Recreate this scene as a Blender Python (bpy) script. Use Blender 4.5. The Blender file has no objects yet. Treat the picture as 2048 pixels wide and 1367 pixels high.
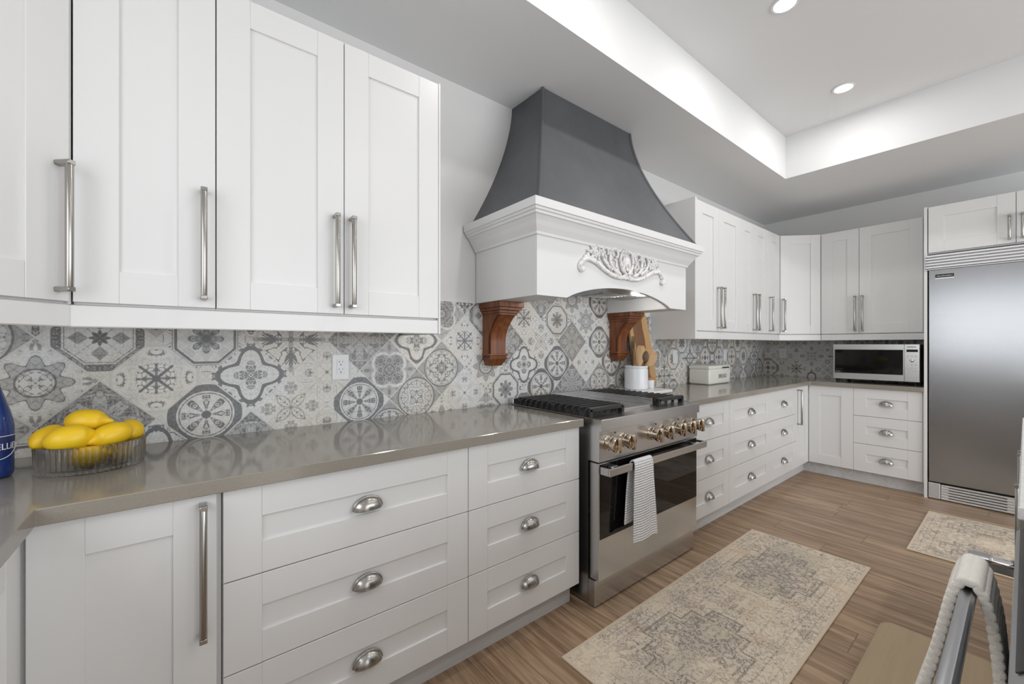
import bpy, bmesh, math, random
from math import sin, cos, pi, radians as R, sqrt
from mathutils import Vector, Matrix
random.seed(7)
sc = bpy.context.scene
COL = sc.collection

# ---------------------------------------------------------------- camera, world, lights, exposure
cd = bpy.data.cameras.new('camera'); cam = bpy.data.objects.new('camera', cd); COL.objects.link(cam)
cd.sensor_width = 36; cd.lens = 36*819.15/2048; cd.shift_y = 0.00326; cd.clip_start = 0.02
cam.location = (0, 0, 1.2675); cam.rotation_euler = (pi/2, 0, -0.6724)
sc.camera = cam
sc.view_settings.view_transform = 'Standard'; sc.view_settings.look = 'None'
sc.view_settings.gamma = 1; sc.view_settings.use_curve_mapping = False
sc.view_settings.exposure = -0.05
w = bpy.data.worlds.new('world'); sc.world = w; w.use_nodes = True
w.node_tree.nodes['Background'].inputs[0].default_value = (0.90, 0.95, 1.0, 1)
w.node_tree.nodes['Background'].inputs[1].default_value = 1.0
sc.cycles.max_bounces = 10; sc.cycles.diffuse_bounces = 5; sc.cycles.glossy_bounces = 5
sc.cycles.transmission_bounces = 8; sc.cycles.caustics_reflective = False; sc.cycles.caustics_refractive = False
sc.cycles.sample_clamp_indirect = 6

def area(name, loc, rot, sx, sy, power, color=(1, 1, 1)):
    l = bpy.data.lights.new(name, 'AREA'); l.shape = 'RECTANGLE'; l.size = sx; l.size_y = sy
    l.energy = power; l.color = color
    o = bpy.data.objects.new(name, l); COL.objects.link(o); o.location = loc; o.rotation_euler = rot
    return o
# added fill lamp on the unseen patio side; daylight through the sink window
area('patio_side_fill', (2.8, -3.93, 1.25), (R(90), 0, 0), 4.4, 2.3, 128, (0.94, 0.972, 1.0))
area('daylight_sink_window', (-0.94, 0.265, 1.64), (R(90), 0, R(-90)), 1.92, 1.18, 16, (0.96, 0.98, 1.0))

POT_POWER, HOOD_POWER = 4.9, .2

# ---------------------------------------------------------------- room numbers
YW, XF, XC = 1.9725, 5.466, -0.90          # range wall, far wall, sink wall
YBF, YUF, YCF = 1.3504, 1.5861, 1.3296     # base fronts, upper fronts, counter edge
XBF, XUF, XCB = 4.8444, 5.0806, 4.8232     # the same on the far wall
ZU0, ZU1, ZRAIL = 1.3824, 2.3995, 1.3166
ZC, ZT = 2.719, 3.082

# ---------------------------------------------------------------- node helper
class NT:
    def __init__(s, name):
        s.m = bpy.data.materials.new(name); s.m.use_nodes = True
        s.t = s.m.node_tree; s.b = s.t.nodes['Principled BSDF']
    def n(s, typ, **kw):
        nd = s.t.nodes.new(typ)
        for k, v in kw.items(): setattr(nd, k, v)
        return nd
    def link(s, a, b): s.t.links.new(a.s if isinstance(a, X) else a, b)
    def put(s, sock, v):
        if isinstance(v, X): s.t.links.new(v.s, sock)
        elif hasattr(v, 'is_output'): s.t.links.new(v, sock)
        else: sock.default_value = v
    def math(s, op, *a):
        nd = s.n('ShaderNodeMath', operation=op)
        for i, v in enumerate(a): s.put(nd.inputs[i], v)
        return X(s, nd.outputs[0])
    def coord(s, kind='Object'):
        tc = s.n('ShaderNodeTexCoord'); sp = s.n('ShaderNodeSeparateXYZ'); s.link(tc.outputs[kind], sp.inputs[0])
        return [X(s, o) for o in sp.outputs]
    def vec(s, x, y, z=0.0):
        nd = s.n('ShaderNodeCombineXYZ')
        for i, v in enumerate((x, y, z)): s.put(nd.inputs[i], v)
        return nd.outputs[0]
    def noise(s, vec, scale=5., detail=2., rough=.5, dist=0.):
        nd = s.n('ShaderNodeTexNoise'); s.link(vec, nd.inputs['Vector'])
        nd.inputs['Scale'].default_value = scale; nd.inputs['Detail'].default_value = detail
        nd.inputs['Roughness'].default_value = rough; nd.inputs['Distortion'].default_value = dist
        return X(s, nd.outputs[0])
    def voro(s, vec, scale=5., feature='F1'):
        nd = s.n('ShaderNodeTexVoronoi', feature=feature); s.link(vec, nd.inputs['Vector'])
        nd.inputs['Scale'].default_value = scale
        return X(s, nd.outputs['Distance'])
    def hash(s, vec):
        nd = s.n('ShaderNodeTexWhiteNoise'); s.link(vec, nd.inputs['Vector']); return X(s, nd.outputs['Value'])
    def sm(s, x, a, b):
        nd = s.n('ShaderNodeMapRange', interpolation_type='SMOOTHSTEP')
        s.put(nd.inputs['Value'], x); s.put(nd.inputs['From Min'], a); s.put(nd.inputs['From Max'], b)
        return X(s, nd.outputs[0])
    def mix(s, f, a, b, mode='MIX'):
        nd = s.n('ShaderNodeMix', data_type='RGBA', blend_type=mode)
        s.put(nd.inputs[0], f); s.put(nd.inputs[6], a); s.put(nd.inputs[7], b)
        return nd.outputs[2]
    def bump(s, h, strength=.3, dist=.002):
        nd = s.n('ShaderNodeBump'); s.put(nd.inputs['Height'], h)
        nd.inputs['Strength'].default_value = strength; nd.inputs['Distance'].default_value = dist
        s.link(nd.outputs[0], s.b.inputs['Normal'])
    def set(s, **kw):
        names = dict(color='Base Color', rough='Roughness', metal='Metallic', spec='Specular IOR Level', trans='Transmission Weight',
                     ior='IOR', emit='Emission Color', estr='Emission Strength', aniso='Anisotropic', coat='Coat Weight', sheen='Sheen Weight')
        for k, v in kw.items():
            if isinstance(v, tuple) and len(v) == 3: v = v + (1,)
            s.put(s.b.inputs[names[k]], v)
        return s
class X:
    def __init__(s, nt, sock): s.nt = nt; s.s = sock
    def __add__(a, b): return a.nt.math('ADD', a, b)
    __radd__ = __add__
    def __sub__(a, b): return a.nt.math('SUBTRACT', a, b)
    def __rsub__(a, b): return a.nt.math('SUBTRACT', b, a)
    def __mul__(a, b): return a.nt.math('MULTIPLY', a, b)
    __rmul__ = __mul__
    def __truediv__(a, b): return a.nt.math('DIVIDE', a, b)
    def abs(a): return a.nt.math('ABSOLUTE', a)
    def mx(a, b): return a.nt.math('MAXIMUM', a, b)
    def mn(a, b): return a.nt.math('MINIMUM', a, b)
    def floor(a): return a.nt.math('FLOOR', a)
    def rnd(a): return a.nt.math('ROUND', a)
    def fr(a): return a.nt.math('FRACT', a)
    def lt(a, b): return a.nt.math('LESS_THAN', a, b)
    def gt(a, b): return a.nt.math('GREATER_THAN', a, b)
    def pw(a, b): return a.nt.math('POWER', a, b)
    def sqrt(a): return a.nt.math('SQRT', a)
    def sin(a): return a.nt.math('SINE', a)
    def cos(a): return a.nt.math('COSINE', a)
    def clamp(a): return a.mx(0.).mn(1.)
    def band(a, lo, hi, soft=.012):
        return a.nt.sm(a, lo-soft, lo+soft) * (1. - a.nt.sm(a, hi-soft, hi+soft))
    def below(a, v, soft=.012):
        if isinstance(v, X): return 1. - a.nt.sm(a - v, -soft, soft)
        return 1. - a.nt.sm(a, v-soft, v+soft)

def simple(name, color, rough=.5, metal=0., **kw):
    return NT(name).set(color=color, rough=rough, metal=metal, **kw).m

M = {}
M['cabinet'] = simple('white_cabinet_paint', (.735, .735, .73), .32)
M['wall'] = simple('pale_grey_wall_paint', (.745, .74, .735), .75)
M['ceiling'] = simple('white_ceiling_paint', (.76, .765, .77), .8)
M['hood_white'] = simple('white_hood_paint', (.735, .735, .735), .4)
M['plastic'] = simple('white_plastic', (.82, .83, .85), .3)
M['black'] = simple('black_plastic', (.012, .012, .013), .35)
M['iron'] = simple('cast_iron', (.020, .020, .021), .36)
M['glassblack'] = simple('black_glass', (.006, .005, .005), .05, spec=.35)
M['darkgap'] = simple('dark_recess', (.03, .03, .03), .7)
M['enamel'] = simple('cream_enamel', (.82, .81, .76), .22)
M['ceramic'] = simple('white_ceramic', (.80, .81, .84), .25)
M['ink'] = simple('black_ink', (.02, .02, .02), .5)
M['labelwhite'] = simple('white_print', (.85, .86, .9), .4)
M['labelblue'] = simple('navy_label', (.015, .03, .13), .35)
M['lamp'] = NT('lit_lamp').set(color=(1, 1, 1), emit=(1, .93, .82), estr=9.).m
M['nickel'] = simple('brushed_nickel', (.41, .395, .37), .25, 1.)
M['chrome'] = simple('polished_chrome', (.75, .74, .72), .09, 1.)
M['knob'] = simple('reflection_tinted_steel', (.62, .53, .43), .14, 1.)  # steel; brown reflected from the floor is put into the base colour
k = NT('clear_ribbed_glass').set(color=(.97, .96, .95), rough=.01, trans=1., ior=1.45)
tr = k.n('ShaderNodeBsdfTransparent'); tr.inputs[0].default_value = (.985, .975, .96, 1); mxs = k.n('ShaderNodeMixShader'); mxs.inputs[0].default_value = .6
k.link(tr.outputs[0], mxs.inputs[1]); k.link(k.b.outputs[0], mxs.inputs[2]); k.link(mxs.outputs[0], k.t.nodes['Material Output'].inputs[0]); M['glass'] = k.m
M['bottle'] = NT('blue_bottle_glass').set(color=(.02, .06, .28), rough=.06, trans=.35, ior=1.45, coat=.4).m

def steel(name, base, rough, axis, bump=.012):
    k = NT(name); x, y, z = k.coord()
    s = [6., 6., 6.]
    for i in range(3):
        if i != axis: s[i] = 420.
    g = k.noise(k.vec(x*s[0], y*s[1], z*s[2]), 1., 2.)
    k.set(color=base, metal=1., rough=g*.06 + (rough-.03)); (k.bump(g, bump, .0004) if bump else None)
    return k.m
M['steel'] = steel('brushed_stainless_steel', (.60, .60, .60), .26, 0)
M['steel_y'] = steel('brushed_stainless_steel_fridge', (.345, .35, .36), .21, 0, 0)
M['grille'] = simple('silver_grille_metal', (.74, .74, .75), .38, .85)

# countertop quartz
k = NT('grey_quartz'); x, y, z = k.coord()
a = k.noise(k.vec(x, y, z), 420., 2.); b = k.noise(k.vec(x, y, z), 7., 3.)
c = k.mix(a, (.225, .205, .175, 1), (.315, .29, .25, 1)); c = k.mix(b*.3, c, (.28, .255, .22, 1))
k.set(color=c, rough=.10, spec=.65); M['counter'] = k.m

# marble
k = NT('white_marble'); x, y, z = k.coord()
v = k.noise(k.vec(x, y, z), 9., 5., .6, 1.5); vv = (v-.5).abs().below(.02, .02)
k.set(color=k.mix(vv*.35, (.80, .79, .77, 1), (.52, .50, .48, 1)), rough=.2); M['marble'] = k.m

# hood metal, patchy dark grey
k = NT('dark_grey_hood_metal'); x, y, z = k.coord()
n = k.noise(k.vec(x, y, z), 4., 6., .62, .6); n2 = k.noise(k.vec(x, y, z*.4), 30., 3.)
k.set(color=k.mix(n, (.078, .083, .092, 1), (.135, .140, .149, 1)), metal=.25, rough=.42 + n2*.12); M['hoodmetal'] = k.m

# wood builder
def wood(name, c0, c1, axis, scale=1., rough=.4, c2=None):
    k = NT(name); p = k.coord(); s = [28.*scale]*3; s[axis] = 1.7*scale
    q = k.vec(p[0]*s[0], p[1]*s[1], p[2]*s[2])
    g = k.noise(q, 1., 4., .6, .8); f = k.noise(q, 5., 3., .7)
    c = k.mix(k.sm(g, .3, .7), c0 + (1,), c1 + (1,)); c = k.mix(f*.35, c, tuple(v*.5 for v in c0) + (1,))
    k.set(color=c, rough=rough); k.bump(f, .12, .0008); return k.m
M['corbel'] = wood('reddish_stained_wood', (.13, .037, .012), (.30, .10, .032), 2, 1., .32)
M['spoon'] = wood('pale_beech_wood', (.50, .30, .14), (.64, .42, .22), 2, 2., .5)
M['darkspoon'] = wood('dark_walnut_wood', (.09, .045, .022), (.17, .09, .045), 2, 2., .5)
M['lid'] = wood('acacia_lid_wood', (.40, .19, .08), (.55, .30, .14), 0, 1.5, .45)
M['toekick'] = wood('whitewashed_board', (.60, .60, .60), (.72, .72, .72), 0, .8, .6)
# cutting board: light sapwood on both sides of a dark heart
k = NT('striped_acacia_board'); x, y, z = k.coord()
n = k.noise(k.vec(x*3, y*3, z), 6., 3.); g = k.noise(k.vec(x*60, y*60, z*3), 1., 4., .6, .6)
d = k.sm(x + n*.04, .062, .072) * (1. - k.sm(x + n*.05 + z*.05, .215, .225))
c = k.mix(d, (.56, .36, .16, 1), (.17, .075, .035, 1)); c = k.mix(g*.4, c, (.28, .14, .06, 1))
k.set(color=c, rough=.45); M['board'] = k.m

# floor: planks along world Y
k = NT('brown_oak_planks'); x, y, z = k.coord()
PW, PL = .178, 1.22
row = (x/PW).floor(); hr = k.hash(k.vec(row, 3.7)); yy = y/PL + hr*7.; colm = yy.floor()
hc = k.hash(k.vec(row, colm, 1.))
fx = (x/PW).fr(); fy = yy.fr()
gr = k.noise(k.vec(x*26. + hc*40., y*1.6, hc*9.), 1., 5., .62, 1.0)
fine = k.noise(k.vec(x*190., y*4., hc*5.), 1., 3., .6)
big = k.noise(k.vec(x*5. + hc*20, y*.8, hc*3.), 1., 2., .5, .6)
c = k.mix(k.sm(gr, .30, .70), (.215, .122, .064, 1), (.58, .405, .26, 1))
c = k.mix(k.sm(fine, .45, .75)*.55, c, (.42, .32, .22, 1))
c = k.mix(k.sm(fine, .5, .25)*.5, c, (.075, .043, .026, 1))
c = k.mix(hc*.40, c, (.19, .12, .075, 1))
c = k.mix(big*.3, c, (.27, .19, .13, 1))
seam = (fx.lt(.012) + fy.lt(.0022)).clamp()
c = k.mix(seam*.7, c, (.03, .02, .014, 1))
k.set(color=c, rough=.30 + fine*.12, spec=.45); k.bump(fine*.5 + gr*.5 - seam, .10, .001); M['floor'] = k.m

# patchwork tile
k = NT('patchwork_grey_tile'); x, y, z = k.coord()
HD = .1455
Xq = (x + .084)/HD; Zq = (z - 1.147)/HD
a = (Xq + Zq)*.5; b = (Xq - Zq)*.5; ia = a.rnd(); ib = b.rnd(); la = a - ia; lb = b - ib
px = la + lb; pz = la - lb; ci = ia + ib; cj = ia - ib
h = k.hash(k.vec(ia, ib, 2.)); h2 = k.hash(k.vec(ia, ib, 9.))
r = (px*px + pz*pz).sqrt(); th = k.math('ARCTAN2', pz, px)
ax, az = px.abs(), pz.abs(); fx = ax.mx(az); fz = ax.mn(az); la_, lb_ = la.abs(), lb.abs()
fold = k.vec(fx, fz, h*60.)
n1 = k.noise(fold, 4.2, 1.5, .5, .5); n2 = k.noise(fold, 11., 2., .5, .4); n3 = k.noise(fold, 26., 2.)
orn = (n1 - .5).abs().below(.030, .014)          # ornamental line work, mirror-symmetric in every tile
orn2 = (n2 - .5).abs().below(.045, .02)
blob = k.sm(n2, .54, .58)
c4 = (th*4.).cos(); c2 = (th*2.).cos().abs(); s2 = (th*2.).sin().abs(); c8 = (th*8.).cos(); ac4 = c4.abs()
octo = fx.mx((fx + fz)*.7071)
mot = []   # (ink, paper darkness)
# 0 ring rosette
i0 = r.band(.62, .80)*(.75 + n3*.3) + r.band(.55, .575)*.8 + r.band(.13, .52)*(c8*.55 + .45 - (r-.34).abs()*1.3).gt(.35)*(1. - orn2*.9) + r.below(.10)
mot.append((i0, .05))
# 1 bold scrolls
i1 = (r - (c4*.15 + .60)).abs().below(.052) + r.below(c2.pw(.6)*.40)*(1.-orn2)*.8 + r.band(.66, .95)*orn*.7
mot.append((i1, .03))
# 2 octagon with flower
i2 = octo.band(.60, .655) + octo.band(.685, .70) + r.below(ac4.pw(.5)*.26 + .12)*(.55 + orn2*.6) + r.below(.07) + octo.gt(.72)*orn*.6
mot.append((i2, .06))
# 3 cross bars with lilies
i3 = fz.below(.055)*(.45 + orn2*.5) + ((fx-.50).abs() + fz*1.6).below(.17, .02)*.9*(.5 + n3) + orn*(r.band(.25, .75))*.8
mot.append((i3, .08))
# 4 faint petals
i4 = (r - c2.pw(.7)*.93).abs().below(.016)*.45 + ((fx-.5)*(fx-.5) + fz*fz).sqrt().below(.13)*(.2+orn2*.5) + r.below(.05)*.7
mot.append((i4, .03))
# 5 quatrefoil
q = r - (s2*.19 + .47)
i5 = .42 - q.abs().below(.045)*.40 + q.below(-.07)*(.1 + orn2*.30) + (r - .17).abs().below(.02)*.4 + orn*.2*r.gt(.68)
mot.append((i5, .0))
# 6 grey ring
i6 = r.gt(.66)*.45 + r.band(.60, .66)*.2 + (r-.68).abs().below(.018)*.5 + r.below(.6)*(orn*.55 + orn2*.25) + ((th*2.).sin().abs().lt(.09))*r.below(.6)*.2
mot.append((i6, .12))
# 7 dark bloom
i7 = .74 + orn2*.15 - r.below(ac4.pw(.7)*.5 + .18)*.35*(1.-orn) - orn*.35 - r.band(.66, .70)*.2
mot.append((i7, .0))
# 8 snowflake
i8 = (la_.mn(lb_)).below(.022, .01)*r.below(.45)*.8 + fz.below(.03 + .0)*r.below(.38)*.7 + ((fx-.62)*(fx-.62) + fz*fz).sqrt().below(.16)*(blob*.8) + orn2*r.band(.18, .4)*.6
mot.append((i8, .0))
# 9 chevron octagon
i9 = octo.band(.62, .78)*(.6+orn2*.5) + octo.band(.57, .585)*.8 + ((fx-.36).abs() + fz*1.1).below(.17)*.55 + r.below(ac4*.08 + .10)*.8
mot.append((i9, .08))
# 10 long hexagon petals on the diagonals
hx = la_.mx(lb_); hn = la_.mn(lb_)
i10 = (hn*1.4 + ((hx-.19).abs() - .07).mx(0.)*1.0).band(.095, .13)*.55 + (hn + (hx-.2).abs()*.5).below(.06)*orn2*.6 + ((fx-.58)*(fx-.58)*.7 + fz*fz).sqrt().below(.17, .03)*(blob + orn2*.5)*.7
mot.append((i10, .02))
# 11 lobed ornament star with disc
i11 = (r - (c8*.10 + .50)).below(0.)*.42 - r.below(.30)*.30 + (r-.30).abs().below(.018)*.6 + (r - (c8*.10 + .50)).abs().below(.014)*.5 + r.below(.27)*orn2*.5 + r.gt(.72)*blob*.6
mot.append((i11, .03))
table = {(-1, -3): 5, (-1, -1): 7, (-1, 1): 0, (-1, 3): 10, (-1, 5): 0, (-1, 7): 6, (-1, 9): 4, (-1, 11): 2, (-1, 13): 0,
         (0, -4): 3, (0, -2): 11, (0, 0): 8, (0, 2): 1, (0, 4): 4, (0, 6): 5, (0, 8): 6, (0, 10): 11, (0, 12): 1, (0, 14): 0,
         (1, -3): 6, (1, -1): 9, (1, 1): 2, (1, 3): 3, (1, 5): 7, (1, 7): 1, (1, 9): 8, (1, 11): 7, (1, 13): 10}
ramp = k.n('ShaderNodeValToRGB'); cr = ramp.color_ramp; cr.interpolation = 'CONSTANT'
idx = (cj + 1.)*10. + ((ci + 4.)*.5).floor()
k.link((idx + .5)/30., ramp.inputs[0])
for (j, i), t in sorted(table.items()):
    p = ((j+1)*10 + (i+4)//2)/30.
    if p < 1e-6: e = cr.elements[0]
    else: e = cr.elements.new(p)
    v = (t+.5)/12.; e.color = (v, v, v, 1)
while len(cr.elements) > len(table) + 1: cr.elements.remove(cr.elements[-1])
inside = cj.abs().lt(1.5)*ci.gt(-4.5)*ci.lt(14.5)
sel = (X(k, ramp.outputs[0])*inside + h2*(1.-inside))*12.
ink = None; pap = None
for t, (i_, p_) in enumerate(mot):
    wgt = sel.gt(float(t))*sel.lt(t+1.)
    ii = i_*wgt; pp = wgt*p_
    ink = ii if ink is None else ink + ii
    pap = pp if pap is None else pap + pp
ink = (ink + pap + orn2*.16 + orn*.16).clamp()
seam = la_.mx(lb_).gt(.489); sub = (la_.mn(lb_)).lt(.006)
ink = (ink*(.80 + n3*.35)).clamp()
ink = (ink*(1.-seam) + seam*.22 + sub*.25).clamp()
warm = k.sm(k.noise(k.vec(x*1.7, z*1.7), 2., 1.), .4, .6)
paper = k.mix(warm, (.78, .785, .78, 1), (.77, .74, .68, 1)); inkc = k.mix(h, (.105, .095, .095, 1), (.125, .13, .14, 1))
k.set(color=k.mix(ink*.93, paper, inkc), rough=.33, spec=.4); M['tile'] = k.m

# distressed rug
def rug_mat(name, hx, hy, seed, warmth):
    k = NT(name); x, y, z = k.coord()
    ax, ay = x.abs(), y.abs()
    wob = k.noise(k.vec(x, y, seed), 7., 3.)
    fold = k.vec(ax + wob*.03, ay + wob*.03, seed)
    n1 = k.noise(fold, 9., 3., .6, .6); n2 = k.noise(fold, 27., 2., .6, .4); sp = k.noise(k.vec(x*1.4, y, seed), 150., 3., .7)
    wear = k.noise(k.vec(x, y, seed + 3.), 3.2, 4., .65)
    edge = (hx - ax).mn(hy - ay)
    dx = (ax - hx*.47).abs() + (wob-.5)*.012; dy = ay + (wob-.5)*.012
    u_ = (dx - hx*.30).mx(dy - hy*.22).mn((dx - hx*.215).mx(dy - hy*.42)).mn((dx - hx*.115).mx(dy - hy*.60))
    med = u_.abs().below(.0045, .003) + (u_ + .022).abs().below(.0025, .002)*.7
    medin = u_.below(0., .01)
    n3 = k.noise(k.vec(ax*1.3 + wob*.05, ay*.8 + wob*.05, seed + 7.), 48., 2., .6, .8)
    dash = k.sm(n3, .60, .66)
    lines = (n1-.5).abs().below(.014, .012)*.6 + (n2-.5).abs().below(.045, .03)*.75 + edge.band(.085, .091, .003)*.7 + edge.band(.040, .045, .003)*.6 + med*1.3 + medin*(n2-.5).abs().below(.07, .03)*.3 + dash*.9
    flower = k.sm(n1, .58, .64)*k.sm(n2, .46, .54)
    lines = ((lines + flower*.8)*k.sm(sp, .36, .60)*(.25 + .75*k.sm(wear, .30, .60))).clamp()
    c = k.mix(k.sm(wear, .35, .7), (.76, .65, .51, 1), (.69, .605, .515, 1))
    rust = k.sm(k.noise(fold, 3.6, 3., .6, .5), .55, .66)*k.sm(sp, .3, .55); c = k.mix(rust*warmth, c, (.50, .28, .14, 1))
    blue = k.sm(k.noise(fold, 2.6, 2., .5, .3), .55, .65)*k.sm(sp, .3, .6); c = k.mix(blue*.35, c, (.23, .23, .22, 1))
    c = k.mix(medin*k.sm(wear, .3, .6)*.14, c, (.30, .27, .25, 1))
    c = k.mix(lines*.80, c, (.125, .11, .10, 1)); c = k.mix(k.sm(sp, .5, .8)*.3, c, (.66, .58, .46, 1))
    c = k.mix(edge.below(.012, .002), c, (.66, .56, .43, 1))
    k.set(color=c, rough=.95, spec=.1); k.bump(sp, .35, .002); return k.m
M['rug'] = rug_mat('distressed_beige_rug_weave', .925, .31, 1., .30)
M['rug2'] = rug_mat('distressed_rust_rug_weave', .465, .31, 5., .65)
k = NT('woven_beige_vinyl'); x, y, z = k.coord()
wv = (x*900.).sin()*(y*900.).sin(); st = k.noise(k.vec(x*3., y*60., 0.), 1., 3.)
k.set(color=k.mix(wv*.15 + st*.5, (.44, .335, .215, 1), (.62, .49, .33, 1)), rough=.7); k.bump(wv, .25, .001); M['mat'] = k.m
# towels
k = NT('white_waffle_cotton'); x, y, z = k.coord()
wv = (z*520.).sin()*.7 + (x*420.).sin()*.3
k.set(color=(.80, .80, .81), rough=.95, sheen=.2); k.bump(wv, .8, .004); M['towel'] = k.m
k = NT('cream_chenille_cotton'); x, y, z = k.coord()
fz_ = k.noise(k.vec(x, y, z), 260., 3., .7)
k.set(color=k.mix(fz_, (.76, .71, .63, 1), (.88, .85, .79, 1)), rough=1., sheen=.3); k.bump(fz_, .6, .003); M['towel2'] = k.m
# lemon
k = NT('lemon_skin'); x, y, z = k.coord()
n = k.noise(k.vec(x, y, z), 190., 2.); g = k.noise(k.vec(x, y, z), 14., 2.)
k.set(color=k.mix(g, (.80, .47, .006, 1), (.86, .60, .02, 1)), rough=.38); k.bump(n, .25, .0012); M['lemon'] = k.m
# carved ornament: white with a brown-grey wash
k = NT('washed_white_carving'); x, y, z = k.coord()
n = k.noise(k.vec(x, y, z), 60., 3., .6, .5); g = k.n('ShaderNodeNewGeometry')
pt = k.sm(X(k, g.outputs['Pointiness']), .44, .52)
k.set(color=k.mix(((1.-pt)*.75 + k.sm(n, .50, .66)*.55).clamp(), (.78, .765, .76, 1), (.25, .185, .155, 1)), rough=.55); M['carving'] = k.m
# hob-glass control panel with faint print stays plain
M['panelglass'] = simple('dark_control_glass', (.018, .020, .026), .08)
M['greysteel'] = simple('grey_blue_steel', (.44, .45, .47), .28, .95)
M['filter'] = steel('filter_steel', (.42, .43, .43), .35, 0)

# ---------------------------------------------------------------- mesh helpers
class B:
    """collects shapes into one mesh"""
    def __init__(s): s.bm = bmesh.new()
    def box(s, x0, y0, z0, x1, y1, z1, bev=0., seg=1):
        t = bmesh.new(); bmesh.ops.create_cube(t, size=1)
        for v in t.verts: v.co = Vector(((x0+x1)/2 + v.co.x*(x1-x0), (y0+y1)/2 + v.co.y*(y1-y0), (z0+z1)/2 + v.co.z*(z1-z0)))
        if bev: bmesh.ops.bevel(t, geom=t.edges[:], offset=bev, segments=seg, affect='EDGES', profile=.5)
        s.add(t); return s
    def add(s, t, mat=None):
        if mat is not None: bmesh.ops.transform(t, matrix=mat, verts=t.verts)
        vm = [s.bm.verts.new(v.co) for v in t.verts]
        t.verts.index_update()
        for f in t.faces:
            try: s.bm.faces.new([vm[v.index] for v in f.verts])
            except ValueError: pass
        t.free(); return s
    def poly(s, pts, axis, a, b, bev=0.):
        """extrude 2-D outline pts along axis ('x','y','z') from a to b"""
        t = bmesh.new()
        f3 = {'x': lambda p, q: (q, p[0], p[1]), 'y': lambda p, q: (p[0], q, p[1]), 'z': lambda p, q: (p[0], p[1], q)}[axis]
        va = [t.verts.new(f3(p, a)) for p in pts]; vb = [t.verts.new(f3(p, b)) for p in pts]; n = len(pts)
        t.faces.new(va); t.faces.new(vb[::-1])
        for i in range(n): t.faces.new((va[i], vb[i], vb[(i+1) % n], va[(i+1) % n]))
        bmesh.ops.recalc_face_normals(t, faces=t.faces)
        if bev: bmesh.ops.bevel(t, geom=t.edges[:], offset=bev, segments=1, affect='EDGES')
        s.add(t); return s
    def lathe(s, prof, n=32, c=(0, 0, 0), axis='z', close=True):
        t = bmesh.new(); rings = []
        for (r, h) in prof:
            ring = []
            for i in range(n):
                a = 2*pi*i/n
                p = {'z': (r*cos(a), r*sin(a), h), 'y': (r*cos(a), h, r*sin(a)), 'x': (h, r*cos(a), r*sin(a))}[axis]
                ring.append(t.verts.new(Vector(p) + Vector(c)))
            rings.append(ring)
        for q in range(len(rings)-1):
            for i in range(n): t.faces.new((rings[q][i], rings[q][(i+1) % n], rings[q+1][(i+1) % n], rings[q+1][i]))
        if close:
            t.faces.new(rings[0][::-1]); t.faces.new(rings[-1])
        bmesh.ops.recalc_face_normals(t, faces=t.faces); s.add(t); return s
    def tube(s, pts, rad, n=10, flat=1.):
        """tube along points; rad number or list; ends capped"""
        pts = [Vector(p) for p in pts]; m = len(pts)
        rad = [rad]*m if not isinstance(rad, (list, tuple)) else rad
        t = bmesh.new(); rings = []; up = None
        for i in range(m):
            d = (pts[min(i+1, m-1)] - pts[max(i-1, 0)]).normalized()
            if up is None: up = d.orthogonal().normalized()
            up = (up - d*up.dot(d)).normalized(); sd = d.cross(up)
            rings.append([t.verts.new(pts[i] + (up*cos(2*pi*q/n) + sd*sin(2*pi*q/n)*flat)*rad[i]) for q in range(n)])
        for i in range(m-1):
            for q in range(n): t.faces.new((rings[i][q], rings[i][(q+1) % n], rings[i+1][(q+1) % n], rings[i+1][q]))
        t.faces.new(rings[0][::-1]); t.faces.new(rings[-1])
        bmesh.ops.recalc_face_normals(t, faces=t.faces); s.add(t); return s
    def ball(s, c, r, sub=2, scl=(1, 1, 1), rot=None):
        t = bmesh.new(); bmesh.ops.create_icosphere(t, subdivisions=sub, radius=r)
        m = Matrix.Translation(c) @ (rot.to_4x4() if rot else Matrix()) @ Matrix.Diagonal((*scl, 1))
        s.add(t, m); return s
    def grid(s, nu, nv, f, loop_u=False):
        t = bmesh.new()
        vs = [[t.verts.new(f(i/(nu if loop_u else nu-1), j/(nv-1))) for j in range(nv)] for i in range(nu)]
        for i in range(nu if loop_u else nu-1):
            for j in range(nv-1):
                t.faces.new((vs[i][j], vs[(i+1) % nu][j], vs[(i+1) % nu][j+1], vs[i][j+1]))
        s.add(t); return s
    def obj(s, name, mat, parent=None, loc=None, rotz=0., smooth=None):
        bmesh.ops.recalc_face_normals(s.bm, faces=s.bm.faces)
        me = bpy.data.meshes.new(name); s.bm.to_mesh(me); s.bm.free()
        me.materials.append(M[mat] if isinstance(mat, str) else mat)
        if smooth:
            me.polygons.foreach_set('use_smooth', [True]*len(me.polygons)); me.set_sharp_from_angle(angle=R(smooth))
        o = bpy.data.objects.new(name, me); COL.objects.link(o)
        if parent: o.parent = parent
        if loc: o.location = loc
        o.rotation_euler.z = rotz
        return o

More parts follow.
